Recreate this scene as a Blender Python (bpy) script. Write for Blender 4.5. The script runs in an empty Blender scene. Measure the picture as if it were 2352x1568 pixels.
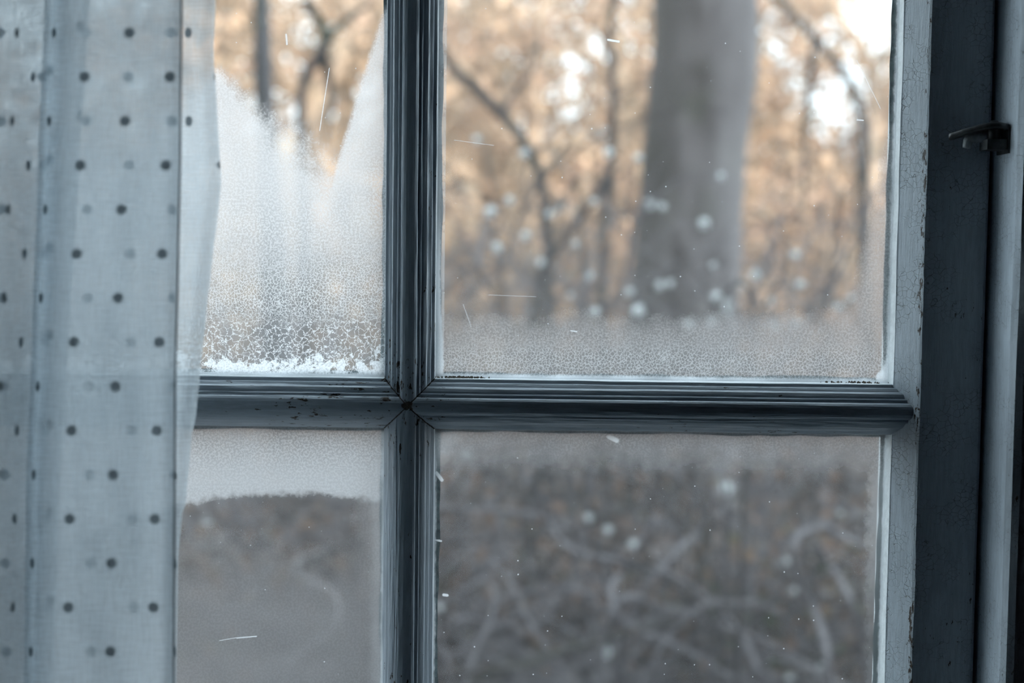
import bpy, math, random
from mathutils import Vector, Matrix, Euler, noise as mnoise

random.seed(7)
SC = bpy.context.scene
COL = SC.collection
R = math.radians

# ------------------------------------------------------------------ camera
CAM_LOC = Vector((0.0, -0.85, 1.5))
CAM_ROT = (Matrix.Rotation(R(90 - 3.6), 3, 'X') @ Matrix.Rotation(R(0.73), 3, 'Z'))
cam_d = bpy.data.cameras.new('camera')
cam = bpy.data.objects.new('camera', cam_d)
COL.objects.link(cam)
cam.matrix_world = Matrix.Translation(CAM_LOC) @ CAM_ROT.to_4x4()
cam_d.sensor_width = 36.0
cam_d.lens = 50.0
cam_d.clip_start = 0.02
cam_d.clip_end = 300.0
cam_d.dof.use_dof = True
cam_d.dof.focus_distance = 0.838
cam_d.dof.aperture_fstop = 5.2
SC.camera = cam

# ------------------------------------------------------------------ sky, sun, exposure
world = bpy.data.worlds.new('sky')
SC.world = world
world.use_nodes = True
bg = world.node_tree.nodes['Background']
bg.inputs['Color'].default_value = (0.76, 0.90, 1.0, 1)
bg.inputs['Strength'].default_value = 3.7

sun_d = bpy.data.lights.new('sun', 'SUN')
sun_d.energy = 10.0
sun_d.color = (1.0, 0.85, 0.70)
sun_d.angle = R(1.5)
sun = bpy.data.objects.new('sun', sun_d)
COL.objects.link(sun)
sun_dir = Vector((-0.38, 1.0, -0.265)).normalized()      # low sun from behind the house
sun.rotation_euler = sun_dir.to_track_quat('-Z', 'Y').to_euler()
sun.location = (6, -10, 9)

vs = SC.view_settings
vs.view_transform = 'Standard'
vs.look = 'None'
vs.gamma = 1.0
vs.use_curve_mapping = False
vs.exposure = 0.0
SC.cycles.transparent_max_bounces = 14
SC.cycles.max_bounces = 6
SC.cycles.diffuse_bounces = 4
SC.cycles.glossy_bounces = 2
SC.cycles.transmission_bounces = 6
SC.cycles.sample_clamp_indirect = 6.0

FPX = 50 / 36 * 2352


def at(px, py, Y):
    """point on the plane y=Y seen at a photo position"""
    d = CAM_ROT @ Vector(((px - 1176) / FPX, -(py - 784) / FPX, -1.0))
    return CAM_LOC + d * ((Y - CAM_LOC.y) / d.y)


def to_px(p):
    q = CAM_ROT.transposed() @ (Vector(p) - CAM_LOC)
    return 1176 + q.x / -q.z * FPX, 784 - q.y / -q.z * FPX


# ------------------------------------------------------------------ helpers
def tag(o, label=None, cat=None, group=None, kind=None):
    if label: o['label'] = label
    if cat: o['category'] = cat
    if group: o['group'] = group
    if kind: o['kind'] = kind
    return o


def empty(name, loc, label=None, cat=None, group=None, kind=None):
    o = bpy.data.objects.new(name, None)
    COL.objects.link(o)
    o.location = loc
    o.empty_display_size = 0.05
    return tag(o, label, cat, group, kind)


def obj(name, verts, faces, mat=None, parent=None, smooth=False, uvs=None, base=None):
    """one mesh object; verts are world positions, stored relative to the parent's place"""
    b = Vector(base) if base is not None else (parent_loc(parent) if parent else Vector((0, 0, 0)))
    me = bpy.data.meshes.new(name)
    me.from_pydata([tuple(Vector(v) - b) for v in verts], [], faces)
    if smooth:
        for p in me.polygons: p.use_smooth = True
    if uvs is not None:
        ul = me.uv_layers.new(name='UVMap')
        for lp in me.loops:
            ul.data[lp.index].uv = uvs[lp.vertex_index]
    me.update()
    o = bpy.data.objects.new(name, me)
    COL.objects.link(o)
    if parent: o.parent = parent
    elif base is not None: o.location = b
    if mat:
        for m in (mat if isinstance(mat, (list, tuple)) else [mat]): me.materials.append(m)
    return o


def parent_loc(p):
    v = Vector((0, 0, 0))
    while p:
        v += p.location
        p = p.parent
    return v


def kids(o):
    return [c for c in bpy.data.objects if c.parent == o]


def copy_tree(o, parent=None):
    c = o.copy()
    COL.objects.link(c)
    if parent: c.parent = parent
    for ch in kids(o): copy_tree(ch, c)
    return c


class MB:
    def __init__(self):
        self.v, self.f = [], []

    def box(self, x0, x1, y0, y1, z0, z1):
        n = len(self.v)
        self.v += [(x0, y0, z0), (x1, y0, z0), (x1, y1, z0), (x0, y1, z0), (x0, y0, z1), (x1, y0, z1), (x1, y1, z1), (x0, y1, z1)]
        for q in ((0, 3, 2, 1), (4, 5, 6, 7), (0, 1, 5, 4), (1, 2, 6, 5), (2, 3, 7, 6), (3, 0, 4, 7)):
            self.f.append(tuple(n + i for i in q))
        return self

    def tube(self, pts, rad, sides=6, cap=True):
        pts = [Vector(p) for p in pts]
        n = len(pts)
        if not hasattr(rad, '__len__'): rad = [rad] * n
        base = len(self.v)
        ref = Vector((0.31, 0.87, 0.38))
        for i, p in enumerate(pts):
            t = (pts[min(i + 1, n - 1)] - pts[max(i - 1, 0)])
            if t.length < 1e-9: t = Vector((0, 0, 1))
            t.normalize()
            a = t.cross(ref)
            if a.length < 0.05: a = t.cross(Vector((1, 0, 0)))
            a.normalize()
            b = t.cross(a)
            for k in range(sides):
                w = 2 * math.pi * k / sides
                self.v.append(tuple(p + (a * math.cos(w) + b * math.sin(w)) * rad[i]))
        for i in range(n - 1):
            for k in range(sides):
                k2 = (k + 1) % sides
                self.f.append((base + i * sides + k, base + i * sides + k2, base + (i + 1) * sides + k2, base + (i + 1) * sides + k))
        if cap:
            self.f.append(tuple(base + k for k in range(sides))[::-1])
            self.f.append(tuple(base + (n - 1) * sides + k for k in range(sides)))
        return self

    def quad(self, c, a, b):
        n = len(self.v)
        c, a, b = Vector(c), Vector(a), Vector(b)
        self.v += [tuple(c - a), tuple(c + b * .9 - a * .1), tuple(c + a), tuple(c - b * .9 - a * .1)]
        self.f.append((n, n + 1, n + 2, n + 3))

    def build(self, name, mat=None, parent=None, smooth=False, base=None):
        return obj(name, self.v, self.f, mat, parent, smooth, base=base)


def curve_pts(ctrl, n):
    """Catmull-Rom through control points"""
    c = [Vector(p) for p in ctrl]
    c = [c[0] * 2 - c[1]] + c + [c[-1] * 2 - c[-2]]
    out = []
    segs = len(c) - 3
    for i in range(n + 1):
        s = i / n * segs
        k = min(int(s), segs - 1)
        t = s - k
        p0, p1, p2, p3 = c[k:k + 4]
        out.append(0.5 * ((2 * p1) + (p2 - p0) * t + (2 * p0 - 5 * p1 + 4 * p2 - p3) * t * t + (3 * p1 - p0 - 3 * p2 + p3) * t ** 3))
    return out


def lerp_table(tab, y):
    if y <= tab[0][0]: return tab[0][1]
    for (a, va), (b, vb) in zip(tab, tab[1:]):
        if y <= b:
            t = (y - a) / (b - a)
            t = t * t * (3 - 2 * t) * .5 + t * .5
            return va + (vb - va) * t
    return tab[-1][1]


# ------------------------------------------------------------------ node helpers
class S:
    """a shader value with arithmetic"""
    def __init__(s, nt, sock): s.nt, s.k = nt, sock
    def _m(s, op, *o, clamp=False):
        n = s.nt.nodes.new('ShaderNodeMath')
        n.operation = op
        n.use_clamp = clamp
        for i, a in enumerate((s,) + o):
            if isinstance(a, S): s.nt.links.new(a.k, n.inputs[i])
            else: n.inputs[i].default_value = a
        return S(s.nt, n.outputs[0])
    def __add__(s, o): return s._m('ADD', o)
    __radd__ = __add__
    def __mul__(s, o): return s._m('MULTIPLY', o)
    __rmul__ = __mul__
    def __sub__(s, o): return s._m('SUBTRACT', o)
    def __rsub__(s, o): return (s * -1.0) + o
    def __truediv__(s, o): return s._m('DIVIDE', o)
    def abs(s): return s._m('ABSOLUTE')
    def min(s, o): return s._m('MINIMUM', o)
    def max(s, o): return s._m('MAXIMUM', o)
    def clamp(s): return s._m('ADD', 0.0, clamp=True)
    def sqrt(s): return s._m('SQRT')
    def pow(s, o): return s._m('POWER', o)
    def frac(s): return s._m('FRACT')
    def gt(s, o): return s._m('GREATER_THAN', o)
    def sin(s): return s._m('SINE')
    def step(s, a, b, lo=0.0, hi=1.0):
        n = s.nt.nodes.new('ShaderNodeMapRange')
        n.interpolation_type = 'SMOOTHSTEP'
        s.nt.links.new(s.k, n.inputs[0])
        for i, q in enumerate((a, b, lo, hi)):
            if isinstance(q, S): s.nt.links.new(q.k, n.inputs[1 + i])
            else: n.inputs[1 + i].default_value = q
        return S(s.nt, n.outputs[0])


def new_mat(name):
    m = bpy.data.materials.new(name)
    m.use_nodes = True
    nt = m.node_tree
    nt.nodes.clear()
    out = nt.nodes.new('ShaderNodeOutputMaterial')
    return m, nt, out


def vec(nt, x, y, z=0.0):
    n = nt.nodes.new('ShaderNodeCombineXYZ')
    for i, a in enumerate((x, y, z)):
        if isinstance(a, S): nt.links.new(a.k, n.inputs[i])
        else: n.inputs[i].default_value = a
    return n.outputs[0]


def noise(nt, v, scale, detail=2.0, rough=0.5, dim='3D', dist=0.0):
    n = nt.nodes.new('ShaderNodeTexNoise')
    n.noise_dimensions = dim
    nt.links.new(v, n.inputs['Vector'])
    n.inputs['Scale'].default_value = scale
    n.inputs['Detail'].default_value = detail
    n.inputs['Roughness'].default_value = rough
    n.inputs['Distortion'].default_value = dist
    return S(nt, n.outputs[0])


def voronoi(nt, v, scale, feature='F1', dim='2D', rnd=1.0):
    n = nt.nodes.new('ShaderNodeTexVoronoi')
    n.voronoi_dimensions = dim
    n.feature = feature
    nt.links.new(v, n.inputs['Vector'])
    n.inputs['Scale'].default_value = scale
    n.inputs['Randomness'].default_value = rnd
    return n


def mixc(nt, f, a, b):
    n = nt.nodes.new('ShaderNodeMix')
    n.data_type = 'RGBA'
    if isinstance(f, S): nt.links.new(f.k, n.inputs[0])
    else: n.inputs[0].default_value = f
    for i, q in ((6, a), (7, b)):
        if isinstance(q, tuple): n.inputs[i].default_value = q + (1,) if len(q) == 3 else q
        else: nt.links.new(q, n.inputs[i])
    return n.outputs[2]


def mixs(nt, f, a, b):
    n = nt.nodes.new('ShaderNodeMixShader')
    if isinstance(f, S): nt.links.new(f.k, n.inputs[0])
    else: n.inputs[0].default_value = f
    nt.links.new(a, n.inputs[1])
    nt.links.new(b, n.inputs[2])
    return n.outputs[0]


def objxyz(nt):
    tc = nt.nodes.new('ShaderNodeTexCoord')
    sp = nt.nodes.new('ShaderNodeSeparateXYZ')
    nt.links.new(tc.outputs['Object'], sp.inputs[0])
    return tc.outputs['Object'], S(nt, sp.outputs[0]), S(nt, sp.outputs[1]), S(nt, sp.outputs[2])


def principled(nt, out, color, rough=0.5, bump=None, bstr=0.3, bdist=0.001, spec=0.5):
    p = nt.nodes.new('ShaderNodeBsdfPrincipled')
    if isinstance(color, tuple): p.inputs['Base Color'].default_value = color + (1,)
    else: nt.links.new(color, p.inputs['Base Color'])
    if isinstance(rough, S): nt.links.new(rough.k, p.inputs['Roughness'])
    else: p.inputs['Roughness'].default_value = rough
    p.inputs['Specular IOR Level'].default_value = spec
    if bump is not None:
        b = nt.nodes.new('ShaderNodeBump')
        b.inputs['Strength'].default_value = bstr
        b.inputs['Distance'].default_value = bdist
        nt.links.new(bump.k, b.inputs['Height'])
        nt.links.new(b.outputs[0], p.inputs['Normal'])
    nt.links.new(p.outputs[0], out.inputs[0])
    return p


def bsdf(nt, kind, color, **kw):
    n = nt.nodes.new('ShaderNodeBsdf' + kind)
    if isinstance(color, tuple): n.inputs['Color'].default_value = color + (1,)
    else: nt.links.new(color, n.inputs['Color'])
    for k, v in kw.items():
        if isinstance(v, S): nt.links.new(v.k, n.inputs[k])
        else: n.inputs[k].default_value = v
    return n


# ------------------------------------------------------------------ window measures
GY = 0.0                                    # inner face of the glass
MU = 0.0150                                 # half width of a glazing bar
CX = at(946, 500, GY).x                     # where the bars cross
CZ = at(950, 923, GY).z
XR = at(2047, 600, GY).x                    # right stile's edge at the glass
PW = XR - (CX + MU)
PH = 0.36
XL = CX - MU - PW
ZT = CZ + MU + PH
ZB = CZ - MU - PH
STF = 0.027                                 # the stile stands this far into the room
JX = at(2277, 600, -STF).x                  # left face of the right jamb
JY = -0.069                                 # front of the jamb
JXL = XL - (JX - XR)
WBASE = Vector((CX, 0, ZB - 0.07))

# ------------------------------------------------------------------ paint
def paint(name, axis, base=(0.48, 0.55, 0.615), chips=0.3, crack=0.0, rough=0.42, joint=False, streak=0.35, origin=WBASE, arris=None):
    m, nt, out = new_mat(name)
    o, x, y, z = objxyz(nt)
    k = 9.0
    sx, sy, sz = [(x, y, z)[i] * (1.0 if i == axis else k * 1.0) for i in range(3)]
    st = vec(nt, sx, sy, sz)
    g1 = noise(nt, st, 60, 5, 0.65)
    g2 = noise(nt, st, 190, 3, 0.6)
    pl = noise(nt, o, 260, 4, 0.6)
    dirt = noise(nt, o, 24, 4, 0.62)
    h = g1 * 0.7 + g2 * 0.35 + pl * 0.3
    col = mixc(nt, (g1.step(0.35, 0.62) * streak + dirt.step(0.45, 0.75) * 0.25).clamp(), base, tuple(c * 0.62 for c in base))
    ch_n = noise(nt, vec(nt, *[(x, y, z)[i] * (1.0 if i == axis else 2.6) for i in range(3)]), 120, 5, 0.7)
    reg = noise(nt, o, 17, 2, 0.5)
    thr = 0.70 - 0.10 * chips
    ch_b = ch_n + (reg - 0.5) * 0.45
    if arris is not None:
        ch_b = ch_b + ((x - arris).abs() + (pl - 0.5) * 0.0012).step(0.0003, 0.0024, 1, 0) * 0.17
    chip = ch_b.step(thr, thr + 0.03)
    if joint:
        dx = (x + (origin.x - CX)).abs()
        dz = (z + (origin.z - CZ)).abs()
        wob = (noise(nt, o, 420, 3, 0.6) - 0.5)
        mit = (dx - dz).abs()
        r = dx.max(dz)
        line = ((mit + wob * 0.0011).step(0.00025, 0.0007, 1, 0)) * r.step(0.0155, 0.0165, 1, 0)
        blob = ((dx * dx + dz * dz).sqrt() + wob * 0.009).step(0.0020, 0.0036, 1, 0)
        near = (dx.max(dz)).step(0.010, 0.042, 1, 0) * 0.10
        chip2 = (ch_n + near + (reg - 0.5) * 0.3).step(thr - 0.005, thr + 0.02)
        chip = chip.max(chip2).max(line).max(blob)
    if crack > 0:
        wv = vec(nt, *[(x, y, z)[i] * (1.0 if i == axis else 0.8) + (noise(nt, o, 90, 2) - 0.5) * 0.006 for i in range(3)])
        v = voronoi(nt, wv, 300, 'DISTANCE_TO_EDGE', '3D')
        ck = S(nt, v.outputs['Distance']).step(0.0, 0.035, 1, 0) * noise(nt, o, 60, 2).step(0.42, 0.58)
        col = mixc(nt, ck * crack, col, (0.06, 0.05, 0.045))
        h = h - ck * 0.6
    col = mixc(nt, chip, col, (0.055, 0.036, 0.024))
    h = h - chip * 0.7
    principled(nt, out, col, rough, h, 0.55, 0.0006)
    return m


P_BARV = paint('bar_paint_upright', 2, chips=0.35, joint=True)
P_BARH = paint('bar_paint_level', 0, chips=0.22, joint=True)
P_STILE = paint('stile_paint', 2, base=(0.60, 0.67, 0.73), chips=-0.25, crack=0.6, arris=XR + 0.0112 - WBASE.x)
P_RAIL = paint('rail_paint', 0, base=(0.60, 0.67, 0.73), chips=-0.25, crack=0.6)
P_JAMB = paint('jamb_paint', 2, base=(0.72, 0.80, 0.87), chips=-0.1, crack=0.4, rough=0.5, origin=Vector((0, 0, 0)))


def plain(name, col, rough=0.7, nscale=20.0, var=0.25, bump=0.2, bdist=0.002):
    m, nt, out = new_mat(name)
    o, x, y, z = objxyz(nt)
    n = noise(nt, o, nscale, 5, 0.6)
    c = mixc(nt, n.step(0.3, 0.7), tuple(q * (1 - var) for q in col), tuple(min(1, q * (1 + var)) for q in col))
    principled(nt, out, c, rough, n, bump, bdist)
    return m


M_WHITE = plain('white_glazing_strip', (0.84, 0.88, 0.89), 0.55, 260, 0.08, 0.5, 0.0006)
M_PUTTY = plain('putty', (0.34, 0.42, 0.43), 0.6, 220, 0.35, 0.4, 0.0006)
M_WALL = plain('wall_plaster', (0.13, 0.14, 0.16), 0.85, 30, 0.12, 0.2)
M_FLOOR = plain('floor_boards', (0.09, 0.065, 0.05), 0.6, 12, 0.3)
M_CEIL = plain('ceiling_paint', (0.25, 0.25, 0.24), 0.9, 20, 0.08)
M_SHADOW_ROOF = plain('shadow_roof_tiles', (0.2, 0.1, 0.08), 0.85, 6, 0.3)
M_IRON = plain('latch_iron', (0.055, 0.06, 0.062), 0.38, 160, 0.5, 0.4, 0.0006)
M_IRONP = plain('latch_worn_paint', (0.36, 0.39, 0.40), 0.45, 160, 0.4, 0.4, 0.0006)

# ------------------------------------------------------------------ glass
def affine(cx, cz, o):
    e = 0.02
    u0, v0 = to_px((cx, GY, cz))
    ux, vx = to_px((cx + e, GY, cz))
    uz, vz = to_px((cx, GY, cz + e))
    a1, a2, b1, b2 = (ux - u0) / e, (uz - u0) / e, (vx - v0) / e, (vz - v0) / e
    return (u0 + a1 * (o.x - cx) + a2 * (o.z - cz), a1, a2, v0 + b1 * (o.x - cx) + b2 * (o.z - cz), b1, b2)


def glass_mat(name, x0, x1, z0, z1, kind):
    """old window glass: clear where wiped, misted with condensation, frost along the edges.
    Surface coordinates (u, v) are millimetre-like units on the pane itself."""
    m, nt, out = new_mat(name)
    o, x, y, z = objxyz(nt)
    a0, a1, a2, b0, b1, b2 = affine((x0 + x1) / 2, (max(z0, 1.25) + min(z1, 1.62)) / 2, WBASE)
    u = x * a1 + z * a2 + a0
    v = x * b1 + z * b2 + b0
    P = vec(nt, u, v)

    def nz(sc, det=3, rgh=0.55): return noise(nt, P, 1.0 / sc, det, rgh, '2D')
    n_big, n_mid, n_fine = nz(90), nz(22, 4), nz(5, 3, 0.65)
    wob = vec(nt, u + (nz(9, 2) - 0.5) * 9 + (n_fine - 0.5) * 5, v + (nz(8, 2) - 0.5) * 9 + (nz(4, 2) - 0.5) * 4)

    wob2 = vec(nt, u + (nz(20, 3, 0.6) - 0.5) * 26 + (n_fine - 0.5) * 6, v + (nz(17, 3, 0.6) - 0.5) * 26 + (nz(4, 2) - 0.5) * 5)

    def net(cell, lo, hi):
        d = S(nt, voronoi(nt, wob2 if cell > 10 else wob, 1.0 / cell, 'DISTANCE_TO_EDGE').outputs['Distance'])
        return d.step(lo, hi, 1, 0)

    xw, zw = x + WBASE.x, z + WBASE.z
    eL, eR, eB, eT = (xw - x0) * 3843, (x1 - xw) * 3843, (zw - z0) * 3843, (z1 - zw) * 3843
    edge = eL.min(eR).min(eB).min(eT)
    rag = (n_mid - 0.5) * 16 + (n_fine - 0.5) * 7

    if kind == 'UL':
        bl = (u - 500).abs() * 0.62 + 140
        bl = bl.min(300)
        wl = ((u - 500).abs() * 0.85 + 34).max(30).min(170)
        fl = ((v - bl) / wl + (n_mid - 0.5) * 0.6 + (n_fine - 0.5) * 0.5 + (n_big - 0.5) * 0.5).step(0.0, 1.0)
        xl = (v - 10) * -0.304 + 880
        fr = (u - xl + (n_mid - 0.5) * 6 + (n_fine - 0.5) * 10).step(-5, 12) * v.step(2, 40) * v.step(500, 620, 1, 0)
        fog = fl.max(fr)
        c1 = n_fine.step(0.42, 0.60)
        c2 = net(7, 0.03, 0.19)
        c3 = net(14, 0.01, 0.10) * (0.55 + 0.45 * n_mid.step(0.35, 0.55))
        vj = v + (n_mid - 0.5) * 60
        t12 = (vj + (u - 650).abs() * 0.15).step(520, 660)
        t23 = vj.step(690, 770)
        c = c1 * (1.0 - t12) + c2 * t12
        c = c * (1.0 - t23) + c3 * t23
        opn = v.step(380, 800, 0.16, 0.80)
        opn = opn.max((u.step(800, 870)) * v.step(300, 420) * 0.45)
        mist = fog * (1.0 - opn * (1.0 - c)) * 0.93
        icem = ((nz(26, 6, 0.68) - 0.5) * 3.4 + (nz(70, 2) - 0.5) * 1.6 + (v - 829) / 60).step(0.0, 0.25) * v.step(755, 790)
        ice = (icem * (0.62 + 0.38 * n_fine.step(0.35, 0.6))).max(c3 * t23 * 0.45) * 0.90
        ice = ice.max(eR.step(0, 10, 0.5, 0) * v.step(0, 60)).max(eB.step(3, 9, 0.9, 0))
    elif kind == 'UR':
        vb = v + (n_mid - 0.5) * 22 + (n_fine - 0.5) * 26 + (n_big - 0.5) * 55 + (nz(260, 2) - 0.5) * 60 + (u - 1500) * 0.03
        band = vb.step(682, 785)
        er = v.step(250, 740) * -75 + 2046
        side = (u + (n_mid - 0.5) * 14 + (n_fine - 0.5) * 14 - er).step(-34, 26)
        haze = v.step(420, 740, 0.08, 0.18)
        fog = band.max(side * v.step(180, 420)).max(haze)
        c1 = n_fine.step(0.42, 0.60)
        c2 = net(7.5, 0.03, 0.20)
        t12 = (v + (n_mid - 0.5) * 40).step(770, 820)
        c = c1 * (1.0 - t12) + c2 * t12
        opn = band.max(side) * v.step(700, 840, 0.30, 0.48)
        mist = fog * (1.0 - opn * (1.0 - c)) * 0.90
        ice = (eB + rag * 0.5).step(3, 13, 0.92, 0)
        ice = ice.max((eL + rag * 0.4 - v.step(640, 860) * 9).step(6, 13, 0.85, 0) * v.step(300, 700, 0.35, 1.0))
        ice = ice.max(eL.step(17, 20, 0.34, 0) * n_mid.step(0.25, 0.5, 0.5, 1))
        ice = ice.max((eR + rag * 0.7 - eB.step(0, 60, 26, 0)).step(0, 9, 0.8, 0))
        ice = ice.max(c2 * t12 * 0.16)
    elif kind == 'LL':
        arc = (u - 660) * (u - 660) * 0.00045
        vt = v - 1122 - arc + (n_mid - 0.5) * 26 + (n_fine - 0.5) * 14
        top = vt.step(0, 26, 1, 0)
        clr = (v + (n_big - 0.5) * 150 - (u - 560) * 0.12 + (n_mid - 0.5) * 30).step(1200, 1400, 1, 0) * (eR + (n_big - 0.5) * 60).step(20, 90)
        fog = top.max(0.76 - 0.50 * clr)
        c1 = n_fine.step(0.42, 0.60)
        opn = v.step(1000, 1110, 0.42, 0.15)
        mist = fog * (1.0 - opn * (1.0 - c1)) * 0.92
        ice = (edge + rag * 0.6).step(2, 12, 0.85, 0)
        ice = ice.max((eR + rag * 1.2).step(8, 40, 0.20, 0)).max(top * 0.04)
    else:
        vt = v - 1062 - (u - 1500) * 0.012 + (n_mid - 0.5) * 30 + (n_fine - 0.5) * 24 + (n_big - 0.5) * 60
        top = vt.step(-75, 65, 1, 0)
        side = (eR + (n_mid - 0.5) * 30).step(20, 60, 1, 0) * v.step(1150, 1500, 0.8, 0.35)
        fog = top.max(side).max(0.14)
        c1 = n_fine.step(0.42, 0.60)
        opn = top * 0.35
        mist = fog * (1.0 - opn * (1.0 - c1)) * 0.9
        ice = (eT + rag * 0.5).step(2, 12, 0.72, 0)
        ice = ice.max((eL.min(eR) + rag * 0.5).step(1, 7, 0.6, 0))
        ice = ice.max(((eL + eT * 0.8) + rag * 2).step(25, 110, 0.42, 0))

    # drips: a few short runs where drops joined, dust specks, scratches
    vs_ = voronoi(nt, P, 1.0 / 34.0, 'F1')
    sp = S(nt, vs_.outputs['Distance'])
    rr = nt.nodes.new('ShaderNodeSeparateColor')
    nt.links.new(vs_.outputs['Color'], rr.inputs[0])
    size = S(nt, rr.outputs[0]).pow(5.0) * 0.04 + 0.006
    speck = (sp - size).step(0.0, 0.014, 1, 0) * S(nt, rr.outputs[1]).step(0.45, 0.6)
    ice = ice.max(speck * 0.5)
    segs = {'UL': [((754, 158), (733, 300), 1.0, 0.6), ((655, 82), (657, 104), 2.0, 0.6)],
            'UR': [((1398, 94), (1422, 98), 2.2, 0.95), ((1045, 322), (1135, 334), 0.8, 0.35), ((1965, 140), (2020, 250), 0.9, 0.4), ((1967, 276), (1981, 277), 1.4, 0.7),
                   ((1120, 678), (1230, 682), 0.8, 0.25), ((1310, 761), (1324, 763), 1.3, 0.6), ((1062, 700), (1080, 752), 0.8, 0.3)],
            'LL': [((505, 1472), (545, 1465), 1.0, 0.35), ((545, 1466), (590, 1462), 1.3, 0.5)],
            'LR': [((1400, 1004), (1417, 1012), 5.0, 0.85), ((1004, 1086), (1016, 1102), 4.0, 0.7), ((1000, 1240), (1013, 1242), 2.2, 0.8), ((1018, 1366), (1026, 1367), 3.0, 0.7)]}[kind]
    for (ax, ay), (bx, by), w, amt in segs:
        dx, dy = bx - ax, by - ay
        L2 = dx * dx + dy * dy
        t = (((u - ax) * dx + (v - ay) * dy) / L2).clamp()
        ddx, ddy = u - ax - t * dx, v - ay - t * dy
        d = (ddx * ddx + ddy * ddy).sqrt()
        ice = ice.max((d + (n_fine - 0.5) * 1.6).step(w * 0.6, w * 1.5, amt, 0))

    bump = nt.nodes.new('ShaderNodeBump')
    bump.inputs['Strength'].default_value = 0.35
    bump.inputs['Distance'].default_value = 0.0006
    nt.links.new(mist.k, bump.inputs['Height'])
    clear = bsdf(nt, 'Transparent', (0.93, 0.945, 0.94)).outputs[0]
    gl = bsdf(nt, 'Glossy', (1, 1, 1), Roughness=0.03).outputs[0]
    clear = mixs(nt, 0.03, clear, gl)
    refr = bsdf(nt, 'Refraction', (0.94, 0.95, 0.96), Roughness=0.62, IOR=1.30)
    nt.links.new(bump.outputs[0], refr.inputs['Normal'])
    tr = bsdf(nt, 'Translucent', (0.86, 0.88, 0.90)).outputs[0]
    mistsh = mixs(nt, top * 0.23 + 0.16 if kind == 'LL' else {'UL': 0.60, 'UR': 0.25, 'LR': 0.26}[kind], refr.outputs[0], tr)
    df = bsdf(nt, 'Diffuse', (0.9, 0.92, 0.93)).outputs[0]
    icesh = mixs(nt, 0.12, tr, df)
    sh = mixs(nt, mist.clamp(), clear, mistsh)
    sh = mixs(nt, ice.clamp(), sh, icesh)
    nt.links.new(sh, out.inputs[0])
    return m


MIST_T = 0.22

m, nt, out = new_mat('clear_glass_face')
c_ = bsdf(nt, 'Transparent', (0.96, 0.97, 0.965)).outputs[0]
g_ = bsdf(nt, 'Glossy', (1, 1, 1), Roughness=0.02).outputs[0]
nt.links.new(mixs(nt, 0.03, c_, g_), out.inputs[0])
M_CLEAR = m

# ------------------------------------------------------------------ the room
def box_obj(name, b, mat, kind='structure', base=None):
    mb = MB()
    for q in b: mb.box(*q)
    o = mb.build(name, mat)
    tag(o, kind=kind)
    return o


OX0, OX1, OZ0, OZ1 = JXL - 0.03, JX + 0.03, ZB - 0.115, ZT + 0.115
WY0, WY1 = JY, 0.10
box_obj('wall_front', [(-7, OX0, WY0, WY1, 0.0, 5.6), (OX1, 7, WY0, WY1, 0.0, 5.6), (OX0, OX1, WY0, WY1, 0.0, OZ0), (OX0, OX1, WY0, WY1, OZ1, 5.6)], M_WALL)  # upper storey and extra width are unseen, added to shade the near garden
box_obj('wall_back', [(-7, 7, -4.3, -4.15, 0.0, 5.6)], M_WALL)  # upper storey and extra width are unseen, added for the house shadow
box_obj('wall_left', [(-2.4, -2.25, -4.15, WY0, 0.0, 2.5)], M_WALL)
box_obj('wall_right', [(2.25, 2.4, -4.15, WY0, 0.0, 2.5)], M_WALL)
box_obj('floor', [(-7, 7, -4.3, WY1, -0.15, 0.0)], M_FLOOR)
box_obj('ceiling', [(-2.4, 2.4, -4.15, WY0, 2.5, 2.62)], M_CEIL)
rf = MB()
rf.v += [(-7.3, 0.5, 5.6), (7.3, 0.5, 5.6), (7.3, -2.1, 6.9), (-7.3, -2.1, 6.9), (-7.3, -4.7, 5.6), (7.3, -4.7, 5.6)]
rf.f += [(0, 1, 2, 3), (3, 2, 5, 4), (0, 3, 4), (1, 5, 2), (0, 4, 5, 1)]
tag(rf.build('shadow_roof', M_SHADOW_ROOF), kind='structure')  # unseen gable, added so the house shadow reaches across the garden


def jamb(name, x_in, x_out):
    s = 1 if x_out > x_in else -1
    prof = [(x_in, 0.05), (x_in, JY + 0.006), (x_in + s * 0.0022, JY + 0.0015), (x_in + s * 0.006, JY), (x_out, JY), (x_out, 0.05)]
    n = 160
    vv, ff = [], []
    for i in range(n + 1):
        z = OZ0 + (OZ1 - OZ0) * i / n
        for k, (px_, py_) in enumerate(prof):
            q = mnoise.noise(Vector((k * 3.1, z * 16, 1.7))) * 0.0009
            vv.append((px_ + (q if k in (1, 2, 3) else 0), py_ + (q if k in (2, 3) else 0), z))
    kk = len(prof)
    for i in range(n):
        for k in range(kk):
            k2 = (k + 1) % kk
            f = (i * kk + k, i * kk + k2, (i + 1) * kk + k2, (i + 1) * kk + k)
            ff.append(f if s > 0 else f[::-1])
    o = obj(name, vv, ff, P_JAMB)
    tag(o, kind='structure')
    return o


jamb('trim_1', JX, OX1)
jamb('trim_2', JXL, OX0)
box_obj('trim_3', [(JXL, JX, JY - 0.03, 0.06, OZ0 - 0.0, ZB - 0.078)], P_JAMB)     # sill
box_obj('trim_4', [(JXL, JX, JY, 0.06, ZT + 0.078, OZ1)], P_JAMB)                 # head
# stop bead behind the sash, fills the slot between stile and jamb
box_obj('trim_5', [(JX - 0.014, JX, 0.016, 0.03, ZB - 0.078, ZT + 0.078), (JXL, JXL + 0.014, 0.016, 0.03, ZB - 0.078, ZT + 0.078)], P_JAMB)

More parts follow.
